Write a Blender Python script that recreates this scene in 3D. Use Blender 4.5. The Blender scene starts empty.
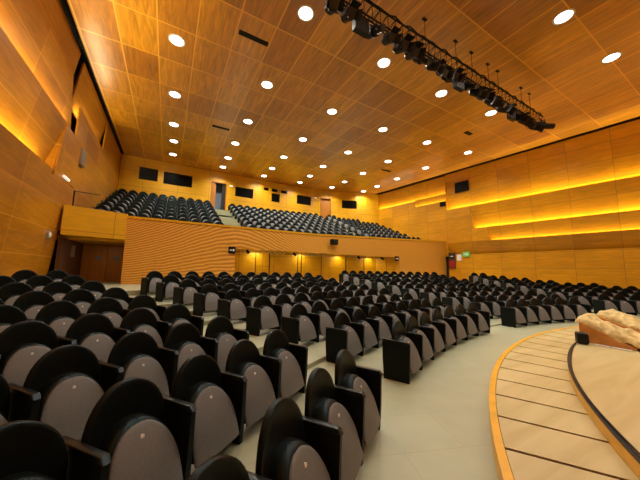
import bpy, bmesh, math, random
from mathutils import Vector, Matrix
random.seed(7)
PI = math.pi
COL = bpy.context.scene.collection
sin, cos, sqrt = math.sin, math.cos, math.sqrt

# ------------------------------------------------------------------ helpers
def tag(o, label=None, cat=None, group=None, kind=None):
    if label: o['label'] = label
    if cat: o['category'] = cat
    if group: o['group'] = group
    if kind: o['kind'] = kind
    return o

def empty(name, loc=(0, 0, 0), rz=0.0, parent=None):
    o = bpy.data.objects.new(name, None)
    o.empty_display_size = 0.2
    o.location = loc
    o.rotation_euler = (0, 0, rz)
    COL.objects.link(o)
    if parent: o.parent = parent
    return o

def link(name, bm, mat, parent=None, smooth=False, loc=None, rz=None):
    bmesh.ops.recalc_face_normals(bm, faces=bm.faces)
    me = bpy.data.meshes.new(name)
    bm.to_mesh(me); bm.free()
    mats = mat if isinstance(mat, (list, tuple)) else [mat]
    for m in mats: me.materials.append(m)
    if smooth:
        for p in me.polygons: p.use_smooth = True
        try: me.set_sharp_from_angle(angle=math.radians(40))
        except Exception: pass
    o = bpy.data.objects.new(name, me)
    COL.objects.link(o)
    if loc is not None: o.location = loc
    if rz is not None: o.rotation_euler = (0, 0, rz)
    if parent: o.parent = parent
    return o

def box(bm, a, b, mat=0, bevel=0.0, seg=2):
    vs = [bm.verts.new((x, y, z)) for x in (a[0], b[0]) for y in (a[1], b[1]) for z in (a[2], b[2])]
    idx = [(0, 1, 3, 2), (4, 6, 7, 5), (0, 4, 5, 1), (2, 3, 7, 6), (0, 2, 6, 4), (1, 5, 7, 3)]
    fs = [bm.faces.new([vs[i] for i in q]) for q in idx]
    for f in fs: f.material_index = mat
    if bevel > 0:
        es = list({e for f in fs for e in f.edges})
        bmesh.ops.bevel(bm, geom=es, offset=bevel, segments=seg, profile=0.5, affect='EDGES')
    return fs

def prism(bm, pts, axis, a, b, mat=0, bevel=0.0, seg=2):
    """extrude a 2D polygon along axis from a to b"""
    def P(p, t):
        if axis == 'x': return (t, p[0], p[1])
        if axis == 'y': return (p[0], t, p[1])
        return (p[0], p[1], t)
    v0 = [bm.verts.new(P(p, a)) for p in pts]
    v1 = [bm.verts.new(P(p, b)) for p in pts]
    n = len(pts)
    fs = [bm.faces.new(v0), bm.faces.new(v1[::-1])]
    for i in range(n):
        fs.append(bm.faces.new([v0[i], v1[i], v1[(i + 1) % n], v0[(i + 1) % n]]))
    for f in fs: f.material_index = mat
    if bevel > 0:
        es = list({e for f in fs[:2] for e in f.edges})
        bmesh.ops.bevel(bm, geom=es, offset=bevel, segments=seg, profile=0.5, affect='EDGES')
    return fs

def tube(bm, p, q, r, seg=8, r2=None, cap=True, mat=0):
    p, q = Vector(p), Vector(q)
    d = q - p; L = d.length
    z = d / L
    x = z.orthogonal().normalized(); y = z.cross(x)
    r2 = r if r2 is None else r2
    a = [bm.verts.new(p + (x * cos(2 * PI * i / seg) + y * sin(2 * PI * i / seg)) * r) for i in range(seg)]
    b = [bm.verts.new(q + (x * cos(2 * PI * i / seg) + y * sin(2 * PI * i / seg)) * r2) for i in range(seg)]
    fs = [bm.faces.new([a[i], a[(i + 1) % seg], b[(i + 1) % seg], b[i]]) for i in range(seg)]
    if cap:
        fs.append(bm.faces.new(a[::-1])); fs.append(bm.faces.new(b))
    for f in fs: f.material_index = mat

def path_tube(bm, pts, r, seg=6):
    for i in range(len(pts) - 1):
        tube(bm, pts[i], pts[i + 1], r, seg)

def ring_disc(bm, c, r, z0, z1, seg=24, rin=0.0):
    """vertical ring / disc between z0 and z1"""
    o0 = [bm.verts.new((c[0] + r * cos(2 * PI * i / seg), c[1] + r * sin(2 * PI * i / seg), z0)) for i in range(seg)]
    o1 = [bm.verts.new((v.co.x, v.co.y, z1)) for v in o0]
    if rin > 0:
        i0 = [bm.verts.new((c[0] + rin * cos(2 * PI * i / seg), c[1] + rin * sin(2 * PI * i / seg), z0)) for i in range(seg)]
        i1 = [bm.verts.new((v.co.x, v.co.y, z1)) for v in i0]
    for i in range(seg):
        j = (i + 1) % seg
        bm.faces.new([o0[i], o0[j], o1[j], o1[i]])
        if rin > 0:
            bm.faces.new([i0[j], i0[i], i1[i], i1[j]])
            bm.faces.new([o0[j], o0[i], i0[i], i0[j]])
            bm.faces.new([o1[i], o1[j], i1[j], i1[i]])
    if rin <= 0:
        bm.faces.new(o0[::-1]); bm.faces.new(o1)

# ------------------------------------------------------------------ materials
def newmat(name):
    m = bpy.data.materials.new(name); m.use_nodes = True
    nt = m.node_tree
    b = nt.nodes['Principled BSDF']
    return m, nt, b

def N(nt, t, **kw):
    n = nt.nodes.new(t)
    for k, v in kw.items():
        if k in n.inputs: n.inputs[k].default_value = v
        else: setattr(n, k, v)
    return n

def plain(name, col, rough=0.5, metal=0.0, noise=0.0, nscale=20, bump=0.0, spec=None, tint=None):
    m, nt, b = newmat(name)
    if tint: b.inputs['Specular Tint'].default_value = (*tint, 1)
    b.inputs['Roughness'].default_value = rough
    b.inputs['Metallic'].default_value = metal
    if spec is not None: b.inputs['Specular IOR Level'].default_value = spec
    tc = N(nt, 'ShaderNodeTexCoord')
    nz = N(nt, 'ShaderNodeTexNoise', Scale=nscale, Detail=4.0)
    nt.links.new(tc.outputs['Object'], nz.inputs['Vector'])
    r = N(nt, 'ShaderNodeValToRGB')
    k = max(noise, 0.02)
    r.color_ramp.elements[0].position = 0.3
    r.color_ramp.elements[1].position = 0.7
    r.color_ramp.elements[0].color = [max(0, c * (1 - k)) for c in col[:3]] + [1]
    r.color_ramp.elements[1].color = [min(1, c * (1 + k)) for c in col[:3]] + [1]
    nt.links.new(nz.outputs['Fac'], r.inputs['Fac'])
    nt.links.new(r.outputs['Color'], b.inputs['Base Color'])
    if bump > 0:
        bp = N(nt, 'ShaderNodeBump', Strength=bump, Distance=0.01)
        nt.links.new(nz.outputs['Fac'], bp.inputs['Height'])
        nt.links.new(bp.outputs['Normal'], b.inputs['Normal'])
    return m

def emis(name, col, s):
    m, nt, b = newmat(name)
    b.inputs['Base Color'].default_value = (*col, 1)
    b.inputs['Emission Color'].default_value = (*col, 1)
    b.inputs['Emission Strength'].default_value = s
    return m

def wood(name, ca, cb, seam, u, v, W, H, mortar=0.012, off=(0, 0), grain='u', rough=0.35, coat=0.0, coat_r=0.2,
         gamp=0.35, shear=0.0, gscale=1.0, shift=0.0, seam_mix=1.0):
    """panelled veneer: brick-node panels in the plane (u,v) of object space"""
    m, nt, b = newmat(name)
    L = nt.links.new
    tc = N(nt, 'ShaderNodeTexCoord')
    sp = N(nt, 'ShaderNodeSeparateXYZ')
    L(tc.outputs['Object'], sp.inputs[0])
    ax = {'x': 'X', 'y': 'Y', 'z': 'Z'}
    U, V = sp.outputs[ax[u]], sp.outputs[ax[v]]
    if shear:
        mm = N(nt, 'ShaderNodeMath', operation='MULTIPLY'); L(V, mm.inputs[0]); mm.inputs[1].default_value = -shear
        ad = N(nt, 'ShaderNodeMath', operation='ADD'); L(U, ad.inputs[0]); L(mm.outputs[0], ad.inputs[1]); Us = ad.outputs[0]
    else: Us = U
    cx = N(nt, 'ShaderNodeCombineXYZ'); L(Us, cx.inputs[0]); L(V, cx.inputs[1])
    mp = N(nt, 'ShaderNodeMapping'); mp.inputs['Location'].default_value = (-off[0], -off[1], 0)
    L(cx.outputs[0], mp.inputs[0])
    br = N(nt, 'ShaderNodeTexBrick')
    br.offset = shift; br.squash = 1.0
    br.inputs['Scale'].default_value = 1.0
    br.inputs['Mortar Size'].default_value = mortar
    br.inputs['Mortar Smooth'].default_value = 0.3
    br.inputs['Bias'].default_value = 0.0
    br.inputs['Brick Width'].default_value = W
    br.inputs['Row Height'].default_value = H
    br.inputs['Color1'].default_value = (*ca, 1); br.inputs['Color2'].default_value = (*cb, 1)
    L(mp.outputs[0], br.inputs['Vector'])
    # grain
    g = N(nt, 'ShaderNodeMapping')
    g.inputs['Scale'].default_value = ((0.9 * gscale, 9.0 * gscale, 1) if grain == 'u' else (9.0 * gscale, 0.9 * gscale, 1))
    L(cx.outputs[0], g.inputs[0])
    # each panel its own grain offset
    va = N(nt, 'ShaderNodeVectorMath', operation='ADD')
    sc = N(nt, 'ShaderNodeVectorMath', operation='SCALE'); sc.inputs['Scale'].default_value = 60.0
    L(br.outputs['Color'], sc.inputs[0]); L(g.outputs[0], va.inputs[0]); L(sc.outputs[0], va.inputs[1])
    nz = N(nt, 'ShaderNodeTexNoise', Scale=1.0, Detail=6.0, Roughness=0.6, Distortion=1.2)
    L(va.outputs[0], nz.inputs['Vector'])
    nz2 = N(nt, 'ShaderNodeTexNoise', Scale=0.45, Detail=2.0)
    L(cx.outputs[0], nz2.inputs['Vector'])
    mr = N(nt, 'ShaderNodeMapRange'); mr.inputs['From Min'].default_value = 0.3; mr.inputs['From Max'].default_value = 0.7
    mr.inputs['To Min'].default_value = 1 - gamp; mr.inputs['To Max'].default_value = 1 + gamp * 0.6
    L(nz.outputs['Fac'], mr.inputs['Value'])
    mr2 = N(nt, 'ShaderNodeMapRange'); mr2.inputs['From Min'].default_value = 0.3; mr2.inputs['From Max'].default_value = 0.7
    mr2.inputs['To Min'].default_value = 0.88; mr2.inputs['To Max'].default_value = 1.1
    L(nz2.outputs['Fac'], mr2.inputs['Value'])
    ml = N(nt, 'ShaderNodeMath', operation='MULTIPLY'); L(mr.outputs[0], ml.inputs[0]); L(mr2.outputs[0], ml.inputs[1])
    mul = N(nt, 'ShaderNodeVectorMath', operation='SCALE')
    L(br.outputs['Color'], mul.inputs[0]); L(ml.outputs[0], mul.inputs['Scale'])
    mx = N(nt, 'ShaderNodeMix', data_type='RGBA')
    sf = N(nt, 'ShaderNodeMath', operation='MULTIPLY'); sf.inputs[1].default_value = seam_mix
    L(br.outputs['Fac'], sf.inputs[0])
    L(sf.outputs[0], mx.inputs['Factor'])
    L(mul.outputs[0], mx.inputs['A']); mx.inputs['B'].default_value = (*seam, 1)
    L(mx.outputs['Result'], b.inputs['Base Color'])
    b.inputs['Roughness'].default_value = rough
    b.inputs['Coat Weight'].default_value = coat
    b.inputs['Coat Roughness'].default_value = coat_r
    bp = N(nt, 'ShaderNodeBump', Strength=0.12, Distance=0.004)
    bp.invert = True
    L(br.outputs['Fac'], bp.inputs['Height'])
    L(bp.outputs['Normal'], b.inputs['Normal'])
    return m

M = {}
M['ceiling'] = wood('ceiling_veneer', (0.70, 0.305, 0.014), (0.41, 0.148, 0.009), (0.85, 0.42, 0.05), 'x', 'y', 1.233, 1.84, 0.026,
                    (0.33, 10.1), grain='v', rough=0.30, coat=1.0, coat_r=0.34, gamp=0.42, gscale=0.8, seam_mix=1.0)
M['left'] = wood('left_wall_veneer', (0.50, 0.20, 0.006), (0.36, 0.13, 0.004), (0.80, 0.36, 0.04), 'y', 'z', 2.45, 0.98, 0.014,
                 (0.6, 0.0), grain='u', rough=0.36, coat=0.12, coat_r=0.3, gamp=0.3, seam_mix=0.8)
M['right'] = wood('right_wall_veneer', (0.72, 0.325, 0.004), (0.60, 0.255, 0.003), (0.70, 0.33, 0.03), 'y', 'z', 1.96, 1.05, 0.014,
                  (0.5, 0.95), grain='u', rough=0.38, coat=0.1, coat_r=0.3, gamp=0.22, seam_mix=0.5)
M['back'] = wood('back_wall_veneer', (0.80, 0.43, 0.006), (0.74, 0.38, 0.005), (0.60, 0.25, 0.01), 'x', 'z', 2.4, 1.2, 0.01,
                 (0.3, 0.6), grain='u', rough=0.4, gamp=0.12, seam_mix=0.5)
M['fascia'] = wood('fascia_veneer', (0.80, 0.42, 0.012), (0.72, 0.36, 0.010), (0.5, 0.18, 0.02), 'x', 'z', 3.6, 0.36, 0.008,
                   (0.3, 0.1), grain='u', rough=0.42, gamp=0.2, seam_mix=0.5)
M['door'] = wood('door_veneer', (0.50, 0.19, 0.012), (0.44, 0.16, 0.010), (0.2, 0.06, 0.01), 'x', 'z', 3, 3, 0.005, grain='v', rough=0.4, gamp=0.2)
M['trimwood'] = plain('orange_wood_edge', (0.72, 0.38, 0.012), 0.35, noise=0.12, nscale=6)
M['dark'] = plain('dark_recess', (0.012, 0.009, 0.007), 0.7)
M['brownrecess'] = plain('brown_recess', (0.10, 0.035, 0.008), 0.6)
M['black'] = plain('black_metal', (0.006, 0.006, 0.006), 0.45, spec=0.25)
M['steel'] = plain('brushed_steel', (0.45, 0.45, 0.45), 0.35, metal=0.9)
M['leather'] = plain('black_leather', (0.0040, 0.0050, 0.0046), 0.38, spec=0.20, tint=(0.55, 0.85, 1.0), noise=0.3, nscale=40, bump=0.10)
M['armplastic'] = plain('black_polyurethane', (0.0040, 0.0048, 0.0050), 0.28, spec=0.5, tint=(0.6, 0.85, 1.0), noise=0.2, nscale=30)
M['endpanel'] = plain('dark_side_panel', (0.0050, 0.0055, 0.0048), 0.50, spec=0.2, tint=(0.6, 0.85, 1.0), noise=0.15)
M['laminate'] = plain('grey_seat_underside', (0.122, 0.122, 0.116), 0.6, noise=0.10, nscale=60)
M['disc'] = plain('number_disc', (0.75, 0.74, 0.68), 0.4)
M['white'] = plain('white_paint', (0.78, 0.78, 0.76), 0.5)
M['floor'] = None
def tilefloor():
    m, nt, b = newmat('pale_floor_tile'); L = nt.links.new
    tc = N(nt, 'ShaderNodeTexCoord')
    br = N(nt, 'ShaderNodeTexBrick'); br.offset = 0.5
    mp = N(nt, 'ShaderNodeMapping'); mp.inputs['Rotation'].default_value = (0, 0, 0.35)
    br.inputs['Scale'].default_value = 1.0; br.inputs['Brick Width'].default_value = 1.2; br.inputs['Row Height'].default_value = 0.6
    br.inputs['Mortar Size'].default_value = 0.004
    br.inputs['Color1'].default_value = (0.355, 0.375, 0.255, 1); br.inputs['Color2'].default_value = (0.335, 0.355, 0.24, 1)
    br.inputs['Mortar'].default_value = (0.33, 0.30, 0.19, 1)
    L(tc.outputs['Object'], mp.inputs[0]); L(mp.outputs[0], br.inputs['Vector'])
    nz = N(nt, 'ShaderNodeTexNoise', Scale=3.0, Detail=8.0)
    L(tc.outputs['Object'], nz.inputs['Vector'])
    mr = N(nt, 'ShaderNodeMapRange'); mr.inputs['To Min'].default_value = 0.85; mr.inputs['To Max'].default_value = 1.15
    L(nz.outputs['Fac'], mr.inputs['Value'])
    s = N(nt, 'ShaderNodeVectorMath', operation='SCALE'); L(br.outputs['Color'], s.inputs[0]); L(mr.outputs[0], s.inputs['Scale'])
    L(s.outputs[0], b.inputs['Base Color']); b.inputs['Roughness'].default_value = 0.38
    return m
M['floor'] = tilefloor()
def stagewood():
    m, nt, b = newmat('pale_stage_boards'); L = nt.links.new
    tc = N(nt, 'ShaderNodeTexCoord')
    mp = N(nt, 'ShaderNodeMapping'); mp.inputs['Rotation'].default_value = (0, 0, 1.05); mp.inputs['Scale'].default_value = (0.5, 4, 1)
    L(tc.outputs['Object'], mp.inputs[0])
    nz = N(nt, 'ShaderNodeTexNoise', Scale=1.3, Detail=6.0, Distortion=0.8)
    L(mp.outputs[0], nz.inputs['Vector'])
    r = N(nt, 'ShaderNodeValToRGB')
    r.color_ramp.elements[0].position = 0.25; r.color_ramp.elements[1].position = 0.75
    r.color_ramp.elements[0].color = (0.42, 0.33, 0.135, 1); r.color_ramp.elements[1].color = (0.58, 0.49, 0.255, 1)
    L(nz.outputs['Fac'], r.inputs['Fac']); L(r.outputs['Color'], b.inputs['Base Color'])
    b.inputs['Roughness'].default_value = 0.36
    return m
M['stage'] = stagewood()
M['gap'] = plain('black_board_gap', (0.008, 0.006, 0.004), 0.8)
def slatwood():
    """fine horizontal battens with a wandering moire-like figure"""
    m, nt, b = newmat('battened_wood'); L = nt.links.new
    tc = N(nt, 'ShaderNodeTexCoord'); sp = N(nt, 'ShaderNodeSeparateXYZ'); L(tc.outputs['Object'], sp.inputs[0])
    def mth(op, a, c=None, v=None):
        n = N(nt, 'ShaderNodeMath', operation=op)
        if isinstance(a, float): n.inputs[0].default_value = a
        else: L(a, n.inputs[0])
        if c is not None:
            if isinstance(c, float): n.inputs[1].default_value = c
            else: L(c, n.inputs[1])
        return n.outputs[0]
    X, Z = sp.outputs['X'], sp.outputs['Z']
    # figure: an arch over x ~ 3 that steepens with height
    dx = mth('SUBTRACT', X, 3.2)
    arch = mth('MULTIPLY', mth('MULTIPLY', dx, dx), -0.16)
    hz = mth('MAXIMUM', mth('MULTIPLY', mth('SUBTRACT', Z, 0.7), 0.42), 0.0)
    damp = mth('DIVIDE', 1.0, mth('ADD', 1.0, mth('MULTIPLY', mth('MULTIPLY', dx, dx), 0.02)))
    f = mth('SUBTRACT', Z, mth('MULTIPLY', mth('MULTIPLY', arch, hz), damp))
    nz = N(nt, 'ShaderNodeTexNoise', Scale=1.5, Detail=3.0); L(tc.outputs['Object'], nz.inputs['Vector'])
    f2 = mth('ADD', f, mth('MULTIPLY', nz.outputs['Fac'], 0.22))
    w = mth('SINE', mth('MULTIPLY', f2, 2 * PI / 0.21))
    nz2 = N(nt, 'ShaderNodeTexNoise', Scale=10.0, Detail=5.0)
    mp = N(nt, 'ShaderNodeMapping'); mp.inputs['Scale'].default_value = (0.5, 1, 3); L(tc.outputs['Object'], mp.inputs[0]); L(mp.outputs[0], nz2.inputs['Vector'])
    w2 = mth('ADD', mth('MULTIPLY', w, 0.5), mth('SUBTRACT', nz2.outputs['Fac'], 0.5))
    fade = mth('MINIMUM', mth('MAXIMUM', mth('DIVIDE', mth('SUBTRACT', 13.0, X), 7.0), 0.15), 1.0)
    w3 = mth('ADD', mth('MULTIPLY', mth('MULTIPLY', w2, fade), 0.75), 0.5)
    r = N(nt, 'ShaderNodeValToRGB')
    r.color_ramp.elements[0].position = 0.1; r.color_ramp.elements[1].position = 0.9
    r.color_ramp.elements[0].color = (0.50, 0.19, 0.018, 1); r.color_ramp.elements[1].color = (0.88, 0.475, 0.07, 1)
    L(w3, r.inputs['Fac']); L(r.outputs['Color'], b.inputs['Base Color'])
    b.inputs['Roughness'].default_value = 0.45
    return m
M['slat'] = slatwood()
M['fleece'] = plain('beige_fleece', (0.60, 0.46, 0.20), 0.9, noise=0.25, nscale=14, bump=0.6)
M['rampwood'] = plain('ramp_plywood', (0.55, 0.25, 0.06), 0.5, noise=0.15, nscale=5)
M['bluegrey'] = plain('blue_grey_paint', (0.16, 0.22, 0.32), 0.5)
M['red'] = plain('red_enamel', (0.35, 0.02, 0.02), 0.35)
M['green'] = emis('green_sign_face', (0.15, 0.55, 0.12), 0.25)
M['lens'] = plain('lamp_lens', (0.05, 0.05, 0.05), 0.10, metal=0.2)
M['lamp'] = emis('downlight_diffuser', (1.0, 0.93, 0.82), 14.0)
M['cove'] = emis('cove_strip', (1.0, 0.62, 0.12), 5.0)
M['glassdark'] = plain('dark_booth_glass', (0.005, 0.005, 0.005), 0.22, spec=0.08)
M['screen'] = emis('booth_monitor', (0.85, 0.92, 1.0), 1.6)
M['paper'] = plain('white_paper', (0.75, 0.74, 0.72), 0.7)

# ------------------------------------------------------------------ camera
CAMZ = 1.6
def cam_basis():
    yaw, p, r = map(math.radians, (29.69, 6.59, 1.0))
    f = Vector((sin(yaw) * cos(p), cos(yaw) * cos(p), sin(p)))
    rt = Vector((cos(yaw), -sin(yaw), 0)); up = rt.cross(f)
    r2 = rt * cos(r) + up * sin(r); u2 = -rt * sin(r) + up * cos(r)
    return r2, u2, f
RT, UP, FW = cam_basis()
cd = bpy.data.cameras.new('camera'); co = bpy.data.objects.new('camera', cd); COL.objects.link(co)
cd.sensor_width = 36; cd.lens = 266.1 / 640 * 36; cd.clip_start = 0.05
mw = Matrix((RT, UP, -FW)).transposed().to_4x4(); mw.translation = Vector((0, 0, CAMZ)); co.matrix_world = mw
bpy.context.scene.camera = co
def pj(x, y, z):
    d = Vector((x, y, z - CAMZ)); w = d.dot(FW)
    if w < 0.05: return None
    return 320 + 266.1 * d.dot(RT) / w, 240 - 266.1 * d.dot(UP) / w

# ------------------------------------------------------------------ seating geometry
SC = Vector((9.0, -9.0)); R1 = 13.2; PITCH = 1.04
TZ = [0, .04, .11, .21, .30, .39, .49, .59, .70, .86]
RISE = 0.60
def XR(y): return 22.1 - 0.108 * y          # right wall line
CEIL = 10.17

# ---- floor with concentric tiers
def build_floor():
    bm = bmesh.new()
    prof = [(0.01, 0.0)]
    for k in range(1, 10):
        rr = R1 + PITCH * k - RISE
        prof += [(rr, TZ[k - 1]), (rr, TZ[k])]
    prof += [(40.0, TZ[9])]
    na = 200
    a0, a1 = -PI, PI
    rings = []
    for i in range(na):
        a = a0 + (a1 - a0) * i / na
        rings.append([bm.verts.new((SC.x + r * sin(a), SC.y + r * cos(a), z)) for r, z in prof])
    for i in range(na):
        j = (i + 1) % na
        for k in range(len(prof) - 1):
            bm.faces.new([rings[i][k], rings[j][k], rings[j][k + 1], rings[i][k + 1]])
    def cut(co, no):
        g = bm.verts[:] + bm.edges[:] + bm.faces[:]
        bmesh.ops.bisect_plane(bm, geom=g, plane_co=co, plane_no=no, clear_outer=True)
    cut((-4.2, 0, 0), (-1, 0, 0)); cut((22.6, 0, 0), (0.9942, 0.1074, 0)); cut((0, 18.5, 0), (0, 1, 0)); cut((0, -12, 0), (0, -1, 0))
    o = link('floor', bm, M['floor']); o['kind'] = 'structure'
build_floor()

def slab(name, a, b, mat, kind='structure', parent=None):
    bm = bmesh.new(); box(bm, a, b); o = link(name, bm, mat, parent)
    if kind: o['kind'] = kind
    return o

# ---- ceiling
bm = bmesh.new()
pts = [(-3.44, -12), (21.75 + 1.5, -12), (XR(3) - 0.22, 3), (XR(24.3) - 0.22, 24.3), (-3.44, 24.3)]
pts[1] = (XR(-12) - 0.22, -12)
prism(bm, pts, 'z', CEIL, CEIL + 0.25)
link('ceiling', bm, M['ceiling'])['kind'] = 'structure'
slab('ceiling_void', (-4.6, -12.2, CEIL + 0.27), (24.5, 25.5, CEIL + 0.4), M['dark'])

# ---- left wall
slab('wall_left', (-4.5, -12, -0.1), (-4.25, 25, CEIL + 0.25), M['brownrecess'])
def strip(name, y0, y1, z0, z1, xb, xt, mat, sl=0.0, sl0=0.0, th=0.06, out=-1, parent=None, cheek=False):
    """leaning wall board: face from (xb,z0) to (xt,z1), thickness outward; ends slanted"""
    bm = bmesh.new()
    f = [(xb, y0, z0), (xb, y1, z0), (xt, y1 + sl, z1), (xt, y0 + sl0, z1)]
    g = [(x + out * th, y, z) for x, y, z in f]
    vf = [bm.verts.new(p) for p in f]; vg = [bm.verts.new(p) for p in g]
    bm.faces.new(vf); bm.faces.new(vg[::-1])
    for i in range(4):
        j = (i + 1) % 4; bm.faces.new([vf[i], vg[i], vg[j], vf[j]])
    if cheek:
        c = [(xb, y1, z0), (xt, y1, z0), (xt, y1 + sl, z1)]
        ca = [bm.verts.new((x, y + .002, z)) for x, y, z in c]; cb = [bm.verts.new((x, y + .03, z)) for x, y, z in c]
        bm.faces.new(ca); bm.faces.new(cb[::-1])
        for i in range(3): bm.faces.new([ca[i], cb[i], cb[(i + 1) % 3], ca[(i + 1) % 3]])
    o = link(name, bm, mat, parent)
    if not parent: o['kind'] = 'structure'
    return o
LW = M['left']
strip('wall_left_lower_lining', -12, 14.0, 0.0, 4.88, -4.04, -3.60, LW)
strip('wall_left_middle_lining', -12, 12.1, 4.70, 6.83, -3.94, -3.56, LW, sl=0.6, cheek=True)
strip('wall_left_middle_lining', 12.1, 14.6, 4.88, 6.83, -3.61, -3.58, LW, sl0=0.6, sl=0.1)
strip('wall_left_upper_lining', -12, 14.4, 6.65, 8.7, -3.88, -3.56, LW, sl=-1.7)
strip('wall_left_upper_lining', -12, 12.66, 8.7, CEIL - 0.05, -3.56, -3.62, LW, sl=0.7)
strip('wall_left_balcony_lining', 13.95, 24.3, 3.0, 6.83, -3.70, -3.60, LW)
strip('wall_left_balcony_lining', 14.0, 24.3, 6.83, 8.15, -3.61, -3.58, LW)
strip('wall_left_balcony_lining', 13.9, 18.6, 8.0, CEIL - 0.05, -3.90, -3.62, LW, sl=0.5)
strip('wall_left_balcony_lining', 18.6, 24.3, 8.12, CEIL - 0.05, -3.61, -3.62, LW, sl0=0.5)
slab('wall_left_niche_post', (-4.1, 12.75, 7.2), (-3.85, 13.0, CEIL), M['brownrecess'])
slab('wall_left_niche_post', (-4.1, 13.4, 7.2), (-3.9, 13.6, CEIL), M['brownrecess'])

def cove_light(name, p, q, up, w, power, col=(1.0, 0.82, 0.46), parent=None):
    """strip lamp lying in a slot from p to q, shining along up"""
    p, q, up = Vector(p), Vector(q), Vector(up).normalized()
    d = (q - p); L = d.length; y = d.normalized(); z = -up; x = y.cross(z).normalized(); z = x.cross(y)
    ld = bpy.data.lights.new(name, 'AREA'); ld.shape = 'RECTANGLE'; ld.size = w; ld.size_y = L
    ld.energy = power * L; ld.color = col
    o = bpy.data.objects.new(name, ld); COL.objects.link(o)
    m = Matrix((x, y, z)).transposed().to_4x4(); m.translation = (p + q) / 2
    o.matrix_world = m
    return o
CP = 42.0
cove_light('cove_lamp', (-3.76, -11.5, 4.76), (-3.76, 11.5, 4.76), (-0.2, 0, 1), 0.08, CP * 2.0)
cove_light('cove_lamp', (-3.73, -11.5, 6.74), (-3.73, 13.2, 6.74), (-0.2, 0, 1), 0.07, CP * 1.7)
cove_light('cove_lamp', (-3.73, 14.3, 8.06), (-3.73, 18.4, 8.06), (-0.15, 0, 1), 0.06, CP * .7)

# ---- right wall, in the wall's own frame (local y along the wall, local x outward)
RZ = math.atan2(0.1074, 0.9942)
RW = M['right']
def rw(o): o.location = (22.1, 0, 0); o.rotation_euler = (0, 0, RZ); return o
bm = bmesh.new(); box(bm, (0.55, -13, -0.1), (0.8, 25.5, CEIL + 0.25)); rw(link('wall_right', bm, M['brownrecess']))['kind'] = 'structure'
def rstrip(name, s0, s1, z0, z1, xb, xt, sl=0, sl0=0, mat=None, cheek=False):
    return rw(strip(name, s0, s1, z0, z1, xb, xt, mat or RW, sl, sl0, out=1, cheek=cheek))
rstrip('wall_right_lower_lining', -12, 14.2, 0.0, 3.12, 0.02, 0.02)
rstrip('wall_right_band_lining', -12, 14.2, 3.12, 4.10, 0.36, -0.02)
rstrip('wall_right_band_lining', -12, 10.9, 3.98, 5.14, 0.24, -0.02, sl=0.3, cheek=True)
rstrip('wall_right_band_lining', 10.9, 14.2, 4.10, 5.14, -0.01, -0.02, sl0=0.3)
rstrip('wall_right_band_lining', -12, 12.0, 4.98, 6.98, 0.30, -0.02, sl=0.3, cheek=True)
rstrip('wall_right_band_lining', 12.0, 14.2, 5.14, 6.98, -0.01, -0.02, sl0=0.3)
rstrip('wall_right_upper_lining', -12, 14.2, 6.82, CEIL - 0.07, 0.34, -0.02)
# far part beyond the step in the wall
rstrip('wall_right_balcony_lining', 14.2, 24.6, 3.0, 7.85, 0.16, 0.16)
rstrip('wall_right_balcony_lining', 14.2, 17.4, 7.72, 8.50, 0.40, 0.16, cheek=True)
rstrip('wall_right_balcony_lining', 17.4, 24.6, 7.85, 8.42, 0.17, 0.16)
rstrip('wall_right_balcony_lining', 14.2, 24.6, 8.36, CEIL - 0.07, 0.50, 0.16)
bm = bmesh.new(); box(bm, (-0.02, 14.2, 3.0), (0.5, 14.26, CEIL - 0.07)); rw(link('wall_right_return', bm, RW))['kind'] = 'structure'
A = Matrix.Rotation(RZ, 3, 'Z')
def rp(x, s, z): v = A @ Vector((x, s, 0)); return (22.1 + v.x, v.y, z)
def rcove(s0, s1, z, x, k=1.0):
    cove_light('cove_lamp', rp(x, s0, z), rp(x, s1, z), tuple(A @ Vector((0.15, 0, 1))), 0.10, CP * k * .8)
rcove(-11.5, 14.1, 6.80, 0.15, 1.0); rcove(-11.5, 12.1, 4.97, 0.13, .9); rcove(-11.5, 11.0, 3.94, 0.12, .8)
rcove(14.3, 22.2, 8.36, 0.32, 0.6); rcove(14.3, 17.4, 7.72, 0.30, 0.6)

# ---- front (stage) wall, behind the camera
slab('wall_front', (-4.5, -12.3, -0.1), (25, -12.02, CEIL + 0.25), M['fascia'])

# ---- balcony: back wall with booth windows
BY = 24.3
bx0, bx1 = -3.60, 13.2
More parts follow.
